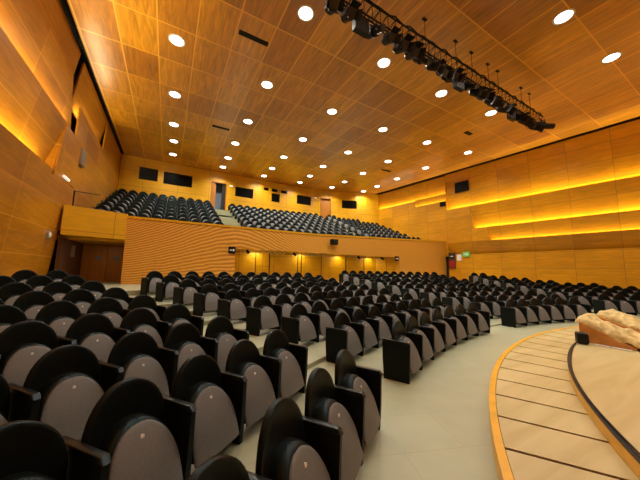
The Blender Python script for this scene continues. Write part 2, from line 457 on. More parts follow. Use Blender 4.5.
# openings (x0,x1,z0,z1)
wins = [(-2.40, -1.15, 8.42, 9.42, 'w'), (-0.75, 1.35, 8.35, 9.36, 'w'), (2.85, 4.15, 6.55, 9.25, 'd'), (4.9, 6.55, 8.2, 9.10, 'w'),
        (7.55, 8.05, 9.20, 9.52, 'v'), (8.35, 8.95, 9.20, 9.52, 'v'), (9.3, 9.95, 9.20, 9.52, 'v'), (8.35, 9.2, 8.20, 9.05, 'w'),
        (11.05, 12.7, 8.38, 9.32, 'w')]
wins2 = [(0.55, 1.72, 6.7, 9.35, 'd'), (2.92, 4.60, 8.36, 9.28, 'w')]
BR = math.radians(-19.35)
def wall_with_holes(name, x0, x1, z0, z1, y0, y1, holes, mat):
    xs = sorted({x0, x1, *[h[0] for h in holes], *[h[1] for h in holes]})
    zs = sorted({z0, z1, *[h[2] for h in holes], *[h[3] for h in holes]})
    bm = bmesh.new(); vd = {}
    def V(x, y, z):
        k = (round(x, 4), y, round(z, 4))
        if k not in vd: vd[k] = bm.verts.new((x, y, z))
        return vd[k]
    def solid(i, j):
        if i < 0 or j < 0 or i >= len(xs) - 1 or j >= len(zs) - 1: return False
        cx, cz = (xs[i] + xs[i + 1]) / 2, (zs[j] + zs[j + 1]) / 2
        return not any(h[0] < cx < h[1] and h[2] < cz < h[3] for h in holes)
    for i in range(len(xs) - 1):
        for j in range(len(zs) - 1):
            if not solid(i, j): continue
            a, b, c, d = xs[i], xs[i + 1], zs[j], zs[j + 1]
            bm.faces.new([V(a, y0, c), V(b, y0, c), V(b, y0, d), V(a, y0, d)])
            bm.faces.new([V(a, y1, d), V(b, y1, d), V(b, y1, c), V(a, y1, c)])
            if not solid(i - 1, j): bm.faces.new([V(a, y0, c), V(a, y0, d), V(a, y1, d), V(a, y1, c)])
            if not solid(i + 1, j): bm.faces.new([V(b, y0, c), V(b, y1, c), V(b, y1, d), V(b, y0, d)])
            if not solid(i, j - 1): bm.faces.new([V(a, y0, c), V(a, y1, c), V(b, y1, c), V(b, y0, c)])
            if not solid(i, j + 1): bm.faces.new([V(a, y0, d), V(b, y0, d), V(b, y1, d), V(a, y1, d)])
    o = link(name, bm, mat); o['kind'] = 'structure'; return o
wall_with_holes('wall_back', bx0, bx1, 5.6, CEIL - 0.01, BY, BY + 0.25, [w[:4] for w in wins], M['back'])
o = wall_with_holes('wall_back', 0, 7.1, 5.6, CEIL - 0.01, 0, 0.25, [w[:4] for w in wins2], M['back'])
o.location = (13.2, BY, 0); o.rotation_euler = (0, 0, BR)
def bw(x, y):
    # a point of the bent part: x along it, y behind it
    return (13.2 + x * cos(BR) - y * sin(BR), BY + x * sin(BR) + y * cos(BR))
slab('wall_back_outer', (-4.5, 25.4, -0.1), (22, 25.6, CEIL + 0.25), M['brownrecess'])
nw = 0; nd = 0
for (x0, x1, z0, z1, k, bent) in [w + (0,) for w in wins] + [w + (1,) for w in wins2]:
    if k in 'wv':
        nw += 1
        r = empty('window_%d' % nw, (x0, BY + 0.1, z0)); r['kind'] = 'structure'
        if bent: r.location = (*bw(x0, .1), z0); r.rotation_euler = (0, 0, BR)
        w, h = x1 - x0, z1 - z0
        bm = bmesh.new()
        for a, b in (((0, 0, 0), (w, .06, .04)), ((0, 0, h - .04), (w, .06, h)), ((0, 0, .04), (.04, .06, h - .04)), ((w - .04, 0, .04), (w, .06, h - .04))):
            box(bm, a, b)
        link('window_frame', bm, M['black'], r)
        bm = bmesh.new(); box(bm, (.04, .02, .04), (w - .04, .04, h - .04)); link('pane', bm, M['glassdark'], r)
    else:
        nd += 1
        r = empty('door_%d' % nd, (x0, BY, z0)); r['kind'] = 'structure'
        if bent: r.location = (*bw(x0, 0), z0); r.rotation_euler = (0, 0, BR)
        w, h = x1 - x0, z1 - z0
        bm = bmesh.new()
        for a, b in (((0, -.03, 0), (.07, .24, h)), ((w - .07, -.03, 0), (w, .24, h)), ((.07, -.03, h - .08), (w - .07, .24, h))): box(bm, a, b)
        link('door_frame', bm, M['door'], r)
        if nd == 1:
            bm = bmesh.new(); box(bm, (.07, .1, 0), (.40, .15, h - .08)); link('door_leaf', bm, M['door'], r)
            bm = bmesh.new(); box(bm, (w - .36, .1, 0), (w - .07, .15, h - .08)); link('door_leaf', bm, M['dark'], r)
            slab('wall_lobby', (x0 - .3, BY + 0.9, z0), (x1 + .3, BY + 0.95, z1 + .1), M['bluegrey'])
        else:
            bm = bmesh.new(); box(bm, (.07, .19, 0), (w - .07, .23, h - .08)); link('door_leaf', bm, M['door'], r)


# ---- balcony structure
FY = 14.5
def ftop(x): return 3.90 + max(0.0, x - 8.0) * 0.034
def fbot(x): return 2.80 if x < -1.7 else 2.70
# fascia: upper battened parapet, x -1.7 .. 19.9, with the solid wood beam at left
bm = bmesh.new()
xs = [-1.7 + i * 0.8 for i in range(28)]; xs = [x for x in xs if x < XR(FY) - 0.3] + [XR(FY) + 0.2]
v0 = []; 
for x in xs:
    v0.append([bm.verts.new((x, y, z)) for y, z in ((FY, 2.70), (FY, ftop(x) - 0.10), (FY + .22, ftop(x) - 0.10), (FY + .22, 2.70))])
for i in range(len(xs) - 1):
    for k in range(4):
        bm.faces.new([v0[i][k], v0[i + 1][k], v0[i + 1][(k + 1) % 4], v0[i][(k + 1) % 4]])
bm.faces.new(v0[0]); bm.faces.new(v0[-1][::-1])
link('wall_balcony_front', bm, M['slat'])['kind'] = 'structure'
bm = bmesh.new(); box(bm, (-1.7, FY, 0.60), (3.1, FY + .22, 2.70)); link('wall_below_balcony_left', bm, M['slat'])['kind'] = 'structure'
bm = bmesh.new(); box(bm, (15.2, FY, 0.60), (XR(FY) + 0.25, FY + .22, 2.70)); link('wall_below_balcony_right', bm, M['slat'])['kind'] = 'structure'
# oblique short return of the recess at its right end
bm = bmesh.new(); prism(bm, [(14.2, 16.0), (15.2, FY + .22), (15.3, FY + .22), (14.3, 16.0)], 'z', 0.60, 2.70); link('wall_recess_right', bm, M['back'])['kind'] = 'structure'
bm = bmesh.new(); box(bm, (3.0, FY + .22, 0.60), (3.1, 16.0, 2.70)); link('wall_recess_left', bm, M['back'])['kind'] = 'structure'
# parapet capping
bm = bmesh.new()
v0 = []
for x in xs:
    v0.append([bm.verts.new((x, y, z)) for y, z in ((FY - .03, ftop(x) - 0.10), (FY - .03, ftop(x)), (FY + .25, ftop(x)), (FY + .25, ftop(x) - 0.10))])
for i in range(len(xs) - 1):
    for k in range(4):
        bm.faces.new([v0[i][k], v0[i + 1][k], v0[i + 1][(k + 1) % 4], v0[i][(k + 1) % 4]])
bm.faces.new(v0[0]); bm.faces.new(v0[-1][::-1])
link('trim_1', bm, M['trimwood'])['kind'] = 'structure'
# beam over the left entrance
bm = bmesh.new()
vs = []
for (x, y) in ((-3.63, 13.70), (-1.7, FY - 0.02), (-1.7, FY + .22), (-3.63, FY + .22)):
    vs.append((x, y))
prism(bm, vs, 'z', 2.82, 3.98); link('wall_balcony_front_left', bm, M['back'])['kind'] = 'structure'
# soffit and recess back wall (pale yellow panels) with door lines
slab('ceiling_under_balcony', (-4.2, FY + .22, 2.72), (XR(FY) - 0.1, 18.4, 2.86), M['trimwood'])
bm = bmesh.new(); box(bm, (3.0, 16.0, 0.60), (15.3, 16.2, 2.72)); link('wall_recess_back', bm, M['back'])['kind'] = 'structure'
slab('wall_vestibule_right', (-1.7, FY + .22, 0.60), (-1.5, 18.4, 2.72), M['door'])
slab('wall_vestibule_back', (-4.2, 17.0, 0.6), (-1.7, 17.2, 2.72), M['door'])
# recess joinery: pairs of doors with black seams
nd = 2
for (a, b) in ((3.35, 4.65), (5.5, 7.45), (7.7, 9.25), (11.3, 13.0)):
    nd += 1
    r = empty('door_%d' % nd, (a, 15.97, 0.66)); r['kind'] = 'structure'
    bm = bmesh.new(); box(bm, (0.03, 0, 0), (b - a - 0.03, 0.03, 1.95)); link('door_leaf', bm, M['back'], r)
    bm = bmesh.new(); box(bm, (-0.005, -.02, 0), (0.03, .03, 2.0)); box(bm, (b - a - .03, -.02, 0), (b - a + .005, .03, 2.0)); box(bm, (0.03, -.005, 1.95), (b - a - .03, .03, 1.965))
    link('door_frame', bm, M['black'], r)
# vestibule double door at the left
nd += 1
r = empty('door_%d' % nd, (-3.35, 16.93, 0.66)); r['kind'] = 'structure'
bm = bmesh.new(); box(bm, (0, 0, 0), (0.70, .07, 2.0)); link('door_leaf', bm, M['door'], r)
bm = bmesh.new(); box(bm, (0.74, 0, 0), (1.44, .07, 2.0)); link('door_leaf', bm, M['door'], r)
bm = bmesh.new(); box(bm, (0.28, -.02, 1.30), (0.46, 0, 1.48)); link('door_sign', bm, M['bluegrey'], r)
bm = bmesh.new(); box(bm, (1.0, -.02, 1.30), (1.18, 0, 1.48)); link('door_sign', bm, M['bluegrey'], r)

# balcony stepped floor
NB = 9
def by(j): return 15.3 + 0.975 * j
def bz(j): return 3.22 + 0.405 * j
def bshift(x): return max(0.0, x - 8.0) * 0.034
bm = bmesh.new()
prof = [(FY + .22, bz(0))]
for j in range(1, NB): prof += [(by(j) - .35, bz(j - 1)), (by(j) - .35, bz(j))]
prof += [(BY, bz(NB - 1)), (BY, 2.87), (FY + .22, 2.87)]
va = []
for x in (-3.5, 8.0, 20.4):
    va.append([bm.verts.new((x if x < 20 else XR(y) - 0.12, y, z + (bshift(x) if z > 2.9 else 0))) for y, z in prof])
for q in (0, 1):
    for k in range(len(prof)):
        k2 = (k + 1) % len(prof)
        bm.faces.new([va[q][k], va[q + 1][k], va[q + 1][k2], va[q][k2]])
bm.faces.new(va[0]); bm.faces.new(va[2][::-1])
link('floor_balcony', bm, M['floor'])['kind'] = 'structure'
# aisle stairs on the balcony
def stairs(x0, x1, dz, topz):
    bm = bmesh.new()
    n = 2 * NB; y0 = 15.0; 
    tot = topz - (bz(0) + dz)
    pr = [(y0, bz(0) + dz)]
    for i in range(n):
        y = y0 + i * (BY - 0.6 - y0) / n; z = bz(0) + dz + tot * (i + 1) / n
        pr += [(y, pr[-1][1]), (y, z)] if i else [(y, z)]
    pr += [(BY, topz), (BY, bz(0) + dz - .2), (y0, bz(0) + dz - .2)]
    prism(bm, pr, 'x', x0, x1)
    o = link('floor_balcony_steps', bm, M['floor']); o['kind'] = 'structure'
stairs(2.95, 4.1, 0.0, 6.55); stairs(13.3, 14.0, 0.2, 6.75)

# ------------------------------------------------------------------ downlights
lamps = [(3.43, 7.25), (7.16, 7.5), (10.85, 7.5), (14.5, 7.15), (18.08, 6.55), (10.9, 2.95), (14.65, 2.7),
         (-.29, 10.7), (3.44, 11.27), (7.15, 11.47), (10.76, 11.41), (14.37, 11.11), (18.06, 10.57),
         (-.27, 14.33), (3.49, 14.84), (7.17, 15.08), (10.81, 15.08), (14.38, 14.72), (17.91, 14.05),
         (-.25, 17.51), (3.47, 18.02), (7.15, 18.32), (10.6, 18.3), (14.36, 17.77), (17.88, 17.19),
         (-.2, 19.9), (3.51, 20.79), (7.15, 20.98), (10.72, 20.86), (14.29, 20.48), (17.82, 19.83),
         (-.21, 22.36), (3.51, 22.94), (7.14, 23.11), (10.72, 22.95), (14.18, 22.57), (17.77, 21.89)]
extra = [(3.4, 3.0), (7.1, 3.0), (18.2, 2.7), (7.1, -1.2), (10.9, -1.2), (14.6, -1.2), (9, -6), (14.6, -6)]
LP = 172.0
bm = bmesh.new(); ring_disc(bm, (0, 0), 0.29, -0.015, 0, 24, 0.235); rim0 = link('rim', bm, M['white'])
bm = bmesh.new(); ring_disc(bm, (0, 0), 0.232, -0.012, -0.002, 24); dif0 = link('diffuser', bm, M['lamp'])
ORD = ['first', 'second', 'third', 'fourth', 'fifth', 'sixth', 'seventh', 'eighth', 'ninth', 'tenth', 'eleventh', 'twelfth', 'thirteenth',
       'fourteenth', 'fifteenth', 'sixteenth', 'seventeenth', 'eighteenth', 'nineteenth', 'twentieth', 'twenty-first', 'twenty-second', 'twenty-third', 'twenty-fourth']
rowid = {}
for y in ((6, 8, 'second'), (2, 4, 'nearest'), (10, 12, 'third'), (13.9, 15.5, 'fourth'), (17, 18.5, 'fifth'), (19.6, 21.1, 'sixth'), (21.5, 24, 'farthest')): rowid[y[2]] = y
def lamprow(y):
    for n, v in rowid.items():
        if v[0] <= y < v[1]: return n
used = False; cnt = {}
for (x, y) in lamps + extra:
    if (x, y) in extra and pj(x, y, CEIL) and 0 < pj(x, y, CEIL)[0] < 640 and 0 < pj(x, y, CEIL)[1] < 480: continue
    vis = (x, y) in lamps
    ld = bpy.data.lights.new('downlight_glow', 'AREA'); ld.shape = 'DISK'; ld.size = 0.46; ld.energy = LP; ld.color = (1.0, 0.93, 0.78)
    ld.spread = math.radians(136)
    lo = bpy.data.objects.new('downlight_glow', ld); COL.objects.link(lo); lo.location = (x, y, CEIL - 0.03)
    if not vis: ld.size = 0.8; continue
    rn = lamprow(y); cnt[rn] = cnt.get(rn, 0) + 1
    r = empty('ceiling_downlight', (x, y, CEIL))
    tag(r, 'round white recessed downlight, %s from the left in the %s lit row of the ceiling' % (ORD[cnt[rn] - 1], rn), 'ceiling light', 'round downlights in the wooden ceiling')
    a = rim0 if not used else rim0.copy(); b = dif0 if not used else dif0.copy()
    if used: COL.objects.link(a); COL.objects.link(b)
    a.parent = r; b.parent = r; used = True

# ceiling vents
def vent(x, y, w, d, label, rz=0):
    r = empty('ceiling_vent', (x, y, CEIL), rz)
    tag(r, label, 'ceiling vent')
    bm = bmesh.new()
    for a, b in (((-w / 2, -d / 2, -.02), (w / 2, -d / 2 + .02, 0)), ((-w / 2, d / 2 - .02, -.02), (w / 2, d / 2, 0)), ((-w / 2, -d / 2, -.02), (-w / 2 + .02, d / 2, 0)), ((w / 2 - .02, -d / 2, -.02), (w / 2, d / 2, 0))): box(bm, a, b)
    link('frame', bm, M['black'], r)
    bm = bmesh.new(); box(bm, (-w / 2 + .02, -d / 2 + .02, -.008), (w / 2 - .02, d / 2 - .02, -.002)); link('backing', bm, M['dark'], r)
    bm = bmesh.new()
    for i in range(3):
        yy = -d / 2 + .03 + (d - .06) * (i + .5) / 3
        box(bm, (-w / 2 + .02, yy - .006, -.018), (w / 2 - .02, yy + .006, -.009))
    link('louvre', bm, M['black'], r)
vent(2.2, 9.1, 1.1, .20, 'black linear air vent in the ceiling between the two nearest left downlights')
vent(2.25, 16.4, 1.0, .22, 'black linear air vent in the ceiling, above the left end of the balcony')
vent(15.5, 9.0, .62, .25, 'small dark air vent in the pale part of the ceiling beyond the lighting truss')
vent(15.6, 16.2, 1.0, .22, 'dark linear air vent in the far right of the ceiling near the balcony')

# ------------------------------------------------------------------ chair
def pillow(bm, hw, z0, z1, yc, th, nu=12, nv=12):
    """shield shape: half width hw(z); mid surface y=yc(u,z); softened edges"""
    F, B = [], []
    for j in range(nv + 1):
        t = j / nv; t2 = sin(t * PI / 2)
        z = z0 + (z1 - z0) * t2
        rf, rb = [], []
        for i in range(nu + 1):
            u = -1 + 2 * i / nu
            uu = sin(u * PI / 2)
            w = max(hw(z), .004)
            # distance to the outline decides the thickness
            d = min(w * (1 - abs(uu)), (z1 - z) * 1.0)
            e = min(1.0, max(0.0, d) / .035)
            T = th * (0.45 + 0.55 * sqrt(max(0, 1 - (1 - e) ** 2)))
            y = yc(w * uu / .27, z)
            rf.append(bm.verts.new((w * uu, y - T / 2, z))); rb.append(bm.verts.new((w * uu, y + T / 2, z)))
        F.append(rf); B.append(rb)
    for j in range(nv):
        for i in range(nu):
            bm.faces.new([F[j][i], F[j][i + 1], F[j + 1][i + 1], F[j + 1][i]])
            bm.faces.new([B[j][i + 1], B[j][i], B[j + 1][i], B[j + 1][i + 1]])
        bm.faces.new([F[j + 1][0], B[j + 1][0], B[j][0], F[j][0]])
        bm.faces.new([F[j][nu], B[j][nu], B[j + 1][nu], F[j + 1][nu]])
    for i in range(nu):
        bm.faces.new([F[0][i + 1], F[0][i], B[0][i], B[0][i + 1]])
        bm.faces.new([F[nv][i], F[nv][i + 1], B[nv][i + 1], B[nv][i]])

def hw_back(z):
    if z <= .50: return .281 - .02 * (.50 - z)
    return .281 * max(0.0, 1 - ((z - .50) / .302) ** 2.05) ** (1 / 2.05)
def hw_seat(z):
    if z <= .30: return .25
    return .25 * max(0.0, 1 - ((z - .30) / .278) ** 2.05) ** (1 / 2.05)
def hw_plate(z):
    if z <= .17: return .252
    return .252 * max(0.0, 1 - ((z - .17) / .386) ** 2.3) ** (1 / 2.3)
def parts_chair(lo=False):
    n = 6 if lo else 16
    P = []
    def yb(u, z): return .285 + .07 * (z - .25) - .035 * u * u
    bm = bmesh.new(); pillow(bm, hw_back, .22, .8015, yb, .050, n, n); P.append(('backrest', bm, 'leather'))
    def ys(z): return -.025 + .31 * (z - .12) + .40 * max(0, z - .30) ** 1.5
    bm = bmesh.new(); pillow(bm, hw_seat, .135, .5775, lambda u, z: ys(z) + .088 + .01 * u * u, .130, n, n); P.append(('seat', bm, 'leather'))
    bm = bmesh.new(); pillow(bm, hw_plate, .12, .5555, lambda u, z: ys(z) + .012 + .02 * u * u, .026, n, n); P.append(('seat_underside', bm, 'laminate'))
    return P, ys
P, ys = parts_chair()
meshes = {}
proto_objs = []
for nm, bm, mt in P:
    o = link(nm, bm, M[mt], smooth=True); meshes[nm] = o.data; bpy.data.objects.remove(o)
# number disc on the underside
bm = bmesh.new(); yd = ys(.49) + .004
tube(bm, (0, yd + .008, .488), (0, yd - .009, .490), .0135, 14); o = link('number_disc', bm, M['disc']); meshes['number_disc'] = o.data; bpy.data.objects.remove(o)
def panel_bm():
    bm = bmesh.new()
    pts = [(.02, .0), (.40, .0), (.415, .30), (.42, .545), (.39, .556), (.03, .556), (.0, .54), (.008, .25)]
    prism(bm, pts, 'x', -.024, .024, bevel=.006)
    return bm
o = link('arm_panel', panel_bm(), M['endpanel'], smooth=False); meshes['arm_panel'] = o.data; bpy.data.objects.remove(o)
bm = bmesh.new()
prism(bm, [(-.010, .535), (.018, .572), (.39, .580), (.43, .570), (.43, .553), (.02, .545)], 'x', -.026, .026, bevel=.009, seg=3)
o = link('armrest', bm, M['armplastic'], smooth=True); meshes['armrest'] = o.data; bpy.data.objects.remove(o)
bm = bmesh.new(); box(bm, (-.29, .16, .10), (.29, .22, .16), bevel=.008); box(bm, (-.29, .275, .22), (.29, .31, .30), bevel=.006)
o = link('support_rail', bm, M['black']); meshes['support_rail'] = o.data; bpy.data.objects.remove(o)

def make_part(name, parent, loc=(0, 0, 0), rz=0, sx=1.0):
    o = bpy.data.objects.new(name, meshes[name]); COL.objects.link(o); o.parent = parent
    o.location = loc; o.rotation_euler = (0, 0, rz); o.scale.x = sx
    return o

BLK = [('left', -200, -31.0), ('middle', -26.2, -5.6), ('right', 1.0, 20.2), ('far right', 26.3, 90)]
def put_chair(k, ang, dang, w, last, first, label, full):
    r = R1 + PITCH * k
    a = math.radians(ang)
    p = (SC.x + r * sin(a), SC.y + r * cos(a), TZ[k])
    # chair front faces the centre: local -Y towards SC
    e = empty('auditorium_chair', p, -a)
    tag(e, label, 'chair', 'black tip-up auditorium chairs in the stalls')
    sx = min(1.02, w / .64) if w > .6 else .93
    make_part('backrest', e, sx=sx); s = make_part('seat', e, sx=sx)
    u = make_part('seat_underside', e, sx=sx)
    if full: make_part('number_disc', u)
    make_part('support_rail', e, sx=(w - .07) / .58)
    da = math.radians(dang / 2)
    rr = r
    def pan(sgn):
        # panel sits on the radial line between two chairs
        x = rr * sin(sgn * da); y = rr * cos(sgn * da) - rr
        q = make_part('arm_panel', e, (x, y, 0), -sgn * da)
        make_part('armrest', q)
    pan(1)
    if first: pan(-1)
nch = 0
nrow_lab = ['first', 'second', 'third', 'fourth', 'fifth', 'sixth', 'seventh', 'eighth', 'ninth', 'tenth']
for k in range(10):
    r = R1 + PITCH * k
    for (bn, a0, a1) in BLK:
        if k == 9 and bn in ('left', 'middle'): continue
        if bn == 'left':
            # from the aisle towards the wall
            lim = -math.degrees(math.asin(min(1, (9.0 + 3.18) / (r)))) if r > 12.18 else -90
            lim = max(lim, -80)
            if k == 0: a1 = -31.9
            n = int(math.radians(a1 - lim) * r / .575)
            dang = math.degrees(.575 / r); w = .575
            angs = [a1 - dang * (i + .5) for i in range(n)]
        elif bn == 'far right':
            if k == 0: continue
            dang = math.degrees(.645 / r); w = .645; angs = []
            i = 0
            while True:
                a = a0 + dang * (i + .5); i += 1
                x = SC.x + (r + .3) * sin(math.radians(a + dang / 2)); y = SC.y + (r + .3) * cos(math.radians(a + dang / 2))
                if x > XR(y) - .35 or a > 75 or y < -3: break
                angs.append(a)
            n = len(angs)
        else:
            span = math.radians(a1 - a0) * r
            n = int(span / .64 + .25)
            if bn == 'right' and k == 0: n = 6; a1 = 17.9; span = math.radians(a1 - a0) * r
            dang = (a1 - a0) / n; w = span / n
            angs = [a0 + dang * (i + .5) for i in range(n)]
        vis = []
        for i, a in enumerate(angs):
            ok = False
            for (ra, rad, z) in ((0, .42, .9), (-dang * .45, .42, .8), (dang * .45, .42, .8), (0, .15, .5), (dang * .5, .0, .55), (-dang * .5, 0, .55)):
                aa = math.radians(a + ra)
                q = pj(SC.x + (r + rad) * sin(aa), SC.y + (r + rad) * cos(aa), TZ[k] + z)
                if q and -4 < q[0] < 644 and -4 < q[1] < 484: ok = True
            vis.append(ok)
        for i, a in enumerate(angs):
            if not vis[i]: continue
            if bn == 'left':
                lab = 'black tip-up chair, %s from the aisle in the %s row of the left block' % (ORD[i], nrow_lab[k])
                first = (i == len(angs) - 1) ; last = i == 0
            elif bn == 'far right':
                lab = 'black tip-up chair, %s from the aisle, %s row, block by the right wall' % (ORD[i], nrow_lab[k]); first = i == 0
            else:
                lab = 'black tip-up chair, %s from the left in the %s row of the %s block' % (ORD[i], nrow_lab[k], 'middle' if bn == 'middle' else 'right centre'); first = i == 0
            put_chair(k, a, dang, w, False, first, lab, full=True)
            nch += 1
print('CHAIRS', nch)

# balcony seats: several hundred tiny seats, one object
def balcony_seats():
    P, _ = parts_chair(lo=True)
    tm = []
    for nm, b, mt in P:
        b.verts.ensure_lookup_table()
        vs = [v.co.copy() for v in b.verts]; fs = [[v.index for v in f.verts] for f in b.faces]
        b.verts.index_update(); fs = [[v.index for v in f.verts] for f in b.faces]
        tm.append((vs, fs, mt)); b.free()
    b = bmesh.new(); box(b, (-.35, .0, 0), (-.30, .42, .57)); b.verts.index_update()
    tm.append(([v.co.copy() for v in b.verts], [[v.index for v in f.verts] for f in b.faces], 'endpanel')); b.free()
    mi = {'leather': 0, 'laminate': 1, 'endpanel': 2}
    V, Fc, Mi = [], [], []
    for j in range(NB):
        y = by(j)
        rows = [(-3.50, 2.85), (4.25, 13.15), (14.1, XR(y + .3) - .2)]
        for x0, x1 in rows:
            n = int((x1 - x0) / .595); w = (x1 - x0) / n if x0 < 14 else .60
            for i in range(n):
                cx = x0 + w * (i + .5); z = bz(j) + bshift(cx)
                if cx > 13.2 and y + .45 > BY - .351 * (cx + .3 - 13.2): continue
                for vs, fs, mt in tm:
                    o = len(V)
                    V += [(cx + v.x, y + v.y, z + v.z) for v in vs]
                    Fc += [[o + q for q in f] for f in fs]; Mi += [mi[mt]] * len(fs)
    me = bpy.data.meshes.new('balcony_seats'); me.from_pydata(V, [], Fc)
    for m in ('leather', 'laminate', 'endpanel'): me.materials.append(M[m])
    me.polygons.foreach_set('material_index', Mi)
    me.polygons.foreach_set('use_smooth', [True] * len(Fc))
    me.update()
    o = bpy.data.objects.new('balcony_seats', me); COL.objects.link(o)
    tag(o, 'dense rows of grey and black tip-up seats filling the raised balcony at the back', 'seats', kind='stuff')
balcony_seats()

# ------------------------------------------------------------------ stage
TC = Vector((8.5, -8.0)); SR = 11.12; IR = 10.27; SZ = 0.20; IZ = 0.33
def sector(bm, r0, r1, z0, z1, a0=-62, a1=62, n=124, mat=0):
    rings = []
    for i in range(n + 1):
        a = math.radians(a0 + (a1 - a0) * i / n)
        rings.append([bm.verts.new((TC.x + r * sin(a), TC.y + r * cos(a), z)) for r, z in ((r0, z0), (r1, z0), (r1, z1), (r0, z1))])
    for i in range(n):
        for k in range(4):
            f = bm.faces.new([rings[i][k], rings[i + 1][k], rings[i + 1][(k + 1) % 4], rings[i][(k + 1) % 4]]); f.material_index = mat
    bm.faces.new(rings[0]); bm.faces.new(rings[-1][::-1])
r = empty('stage_apron', (TC.x, TC.y, 0)); tag(r, 'low curved stage step of pale boards with black joints and an orange wood rim', 'stage')
def tl(bm): bmesh.ops.translate(bm, verts=bm.verts, vec=(-TC.x, -TC.y, 0)); return bm
bm = bmesh.new(); sector(bm, IR - 0.6, SR - .07, 0.002, SZ - .012); link('substructure', tl(bm), M['gap'], r)
bm = bmesh.new(); sector(bm, SR - .065, SR, 0.002, SZ + .004); link('rim', tl(bm), M['trimwood'], r)
bm = bmesh.new()
da = 2.91; a = -33.0 - 10 * da
# joint at the point (2.52,1.36): angle about -32.6
while a < 60:
    nseg = 6
    g = math.degrees(.017 / SR)
    pts = []
    for i in range(nseg + 1):
        t = math.radians(a + g + (da - 2 * g) * i / nseg); pts.append((TC.x + (SR - .07) * sin(t), TC.y + (SR - .07) * cos(t)))
    for i in range(nseg, -1, -1):
        t = math.radians(a + g * 1.05 + (da - 2.1 * g) * i / nseg); pts.append((TC.x + (IR - .3) * sin(t), TC.y + (IR - .3) * cos(t)))
    prism(bm, pts, 'z', SZ - .011, SZ); a += da
link('deck_boards', tl(bm), M['stage'], r)
r2 = empty('stage_platform', (TC.x, TC.y, 0)); tag(r2, 'raised inner round stage platform of pale boards with a black edge strip', 'stage')
bm = bmesh.new()
n = 160; pts = []
for i in range(n + 1):
    a = math.radians(-80 + 160 * i / n); pts.append((TC.x + (IR - .035) * sin(a), TC.y + (IR - .035) * cos(a)))
pts += [(TC.x + 9.9, -10.5), (TC.x - 9.9, -10.5)]
prism(bm, pts, 'z', SZ + .003, IZ); link('deck', tl(bm), M['stage'], r2)
bm = bmesh.new(); sector(bm, IR - .034, IR, SZ + .003, IZ - .006, -80, 80, 160); link('riser', tl(bm), M['trimwood'], r2)
bm = bmesh.new(); sector(bm, IR - .034, IR + .004, IZ - .014, IZ + .001, -80, 80, 160); link('edge_strip', tl(bm), M['black'], r2)
# ------------------------------------------------------------------ things on the stage
def ramp(x0, x1, y0, y1, h0, h1, label):
    """wedge: tall end at y1 (h1), low end at y0 (h0); origin at its base"""
    r = empty('wooden_ramp', (x0, y0, IZ + .008)); tag(r, label, 'ramp')
    w = x1 - x0; L = y1 - y0
    bm = bmesh.new(); prism(bm, [(0, 0), (L, 0), (L, h1 - .02), (0, h0 - .02)], 'x', 0, .03); link('side_board', bm, M['rampwood'], r)
    bm = bmesh.new(); prism(bm, [(0, 0), (L, 0), (L, h1 - .02), (0, h0 - .02)], 'x', w - .03, w); link('side_board', bm, M['rampwood'], r)
    bm = bmesh.new(); box(bm, (.03, L - .03, 0), (w - .03, L, h1 - .025)); link('end_board', bm, M['rampwood'], r)
    bm = bmesh.new(); prism(bm, [(0, h0 - .02), (L, h1 - .02), (L, h1), (0, h0)], 'x', 0, w); link('top_board', bm, M['rampwood'], r)
    return r
def fleece(x0, x1, y0, y1, h0, h1, hang, label, seed, yr):
    from mathutils import noise
    bm = bmesh.new()
    nu, nv = 44, 90
    L = y1 - y0
    top, bot = [], []
    for j in range(nv + 1):
        rt, rb = [], []
        t = j / nv
        for i in range(nu + 1):
            s = i / nu
            wob = .06 * noise.noise(Vector((t * 9, seed * 3.1, 0)))
            x = (x0 - hang) + (x1 - x0 + 2 * hang) * s + wob
            y = y0 + L * t * 1.02 + .03 * noise.noise(Vector((s * 6, seed, 2)))
            base = IZ + .01 + h0 * min(1, max(0, (y - yr + .1) / .1)) + (h1 - h0) * min(1, max(0, (y - yr) / (y1 - yr)))
            d = max(0, x0 - x, x - x1)
            z = base + .02 - d * 1.1 - .9 * max(0, y - (y1 - .03))
            puff = (1 - abs(2 * s - 1) ** 4) ** .5 * (1 - abs(2 * t - 1) ** 10) ** .5
            lump = .11 + .075 * noise.noise(Vector((x * 3.5, y * 4, seed + 2))) + .055 * noise.noise(Vector((x * 9, y * 10, seed))) + .03 * abs(noise.noise(Vector((x * 16, y * 16, seed + 4))))
            puff = max(.012, puff * lump)
            z += .05 * max(0, 1 - abs(y - yr + .25) / .4)
            z = max(z, base + .012 if d == 0 else IZ + .03)
            xx = x
            if d > 0: xx = (x0 - .012 - d * .3) if x < x0 else (x1 + .012 + d * .3)
            rt.append(bm.verts.new((xx, y, z + .01 + puff))); rb.append(bm.verts.new((xx, y, z)))
        top.append(rt); bot.append(rb)
    for j in range(nv):
        for i in range(nu):
            bm.faces.new([top[j][i], top[j][i + 1], top[j + 1][i + 1], top[j + 1][i]])
            bm.faces.new([bot[j][i + 1], bot[j][i], bot[j + 1][i], bot[j + 1][i + 1]])
        bm.faces.new([top[j + 1][0], bot[j + 1][0], bot[j][0], top[j][0]])
        bm.faces.new([top[j][nu], bot[j][nu], bot[j + 1][nu], top[j + 1][nu]])
    for i in range(nu):
        bm.faces.new([top[0][i + 1], top[0][i], bot[0][i], bot[0][i + 1]])
        bm.faces.new([top[nv][i], top[nv][i + 1], bot[nv][i + 1], bot[nv][i]])
    o = link('fleece_cover', bm, M['fleece'], smooth=True)
    tag(o, label, 'blanket')
ramp(7.05, 7.75, 1.40, 2.12, .03, .36, 'low wooden ramp under a beige fleece cover, beside the small black box')
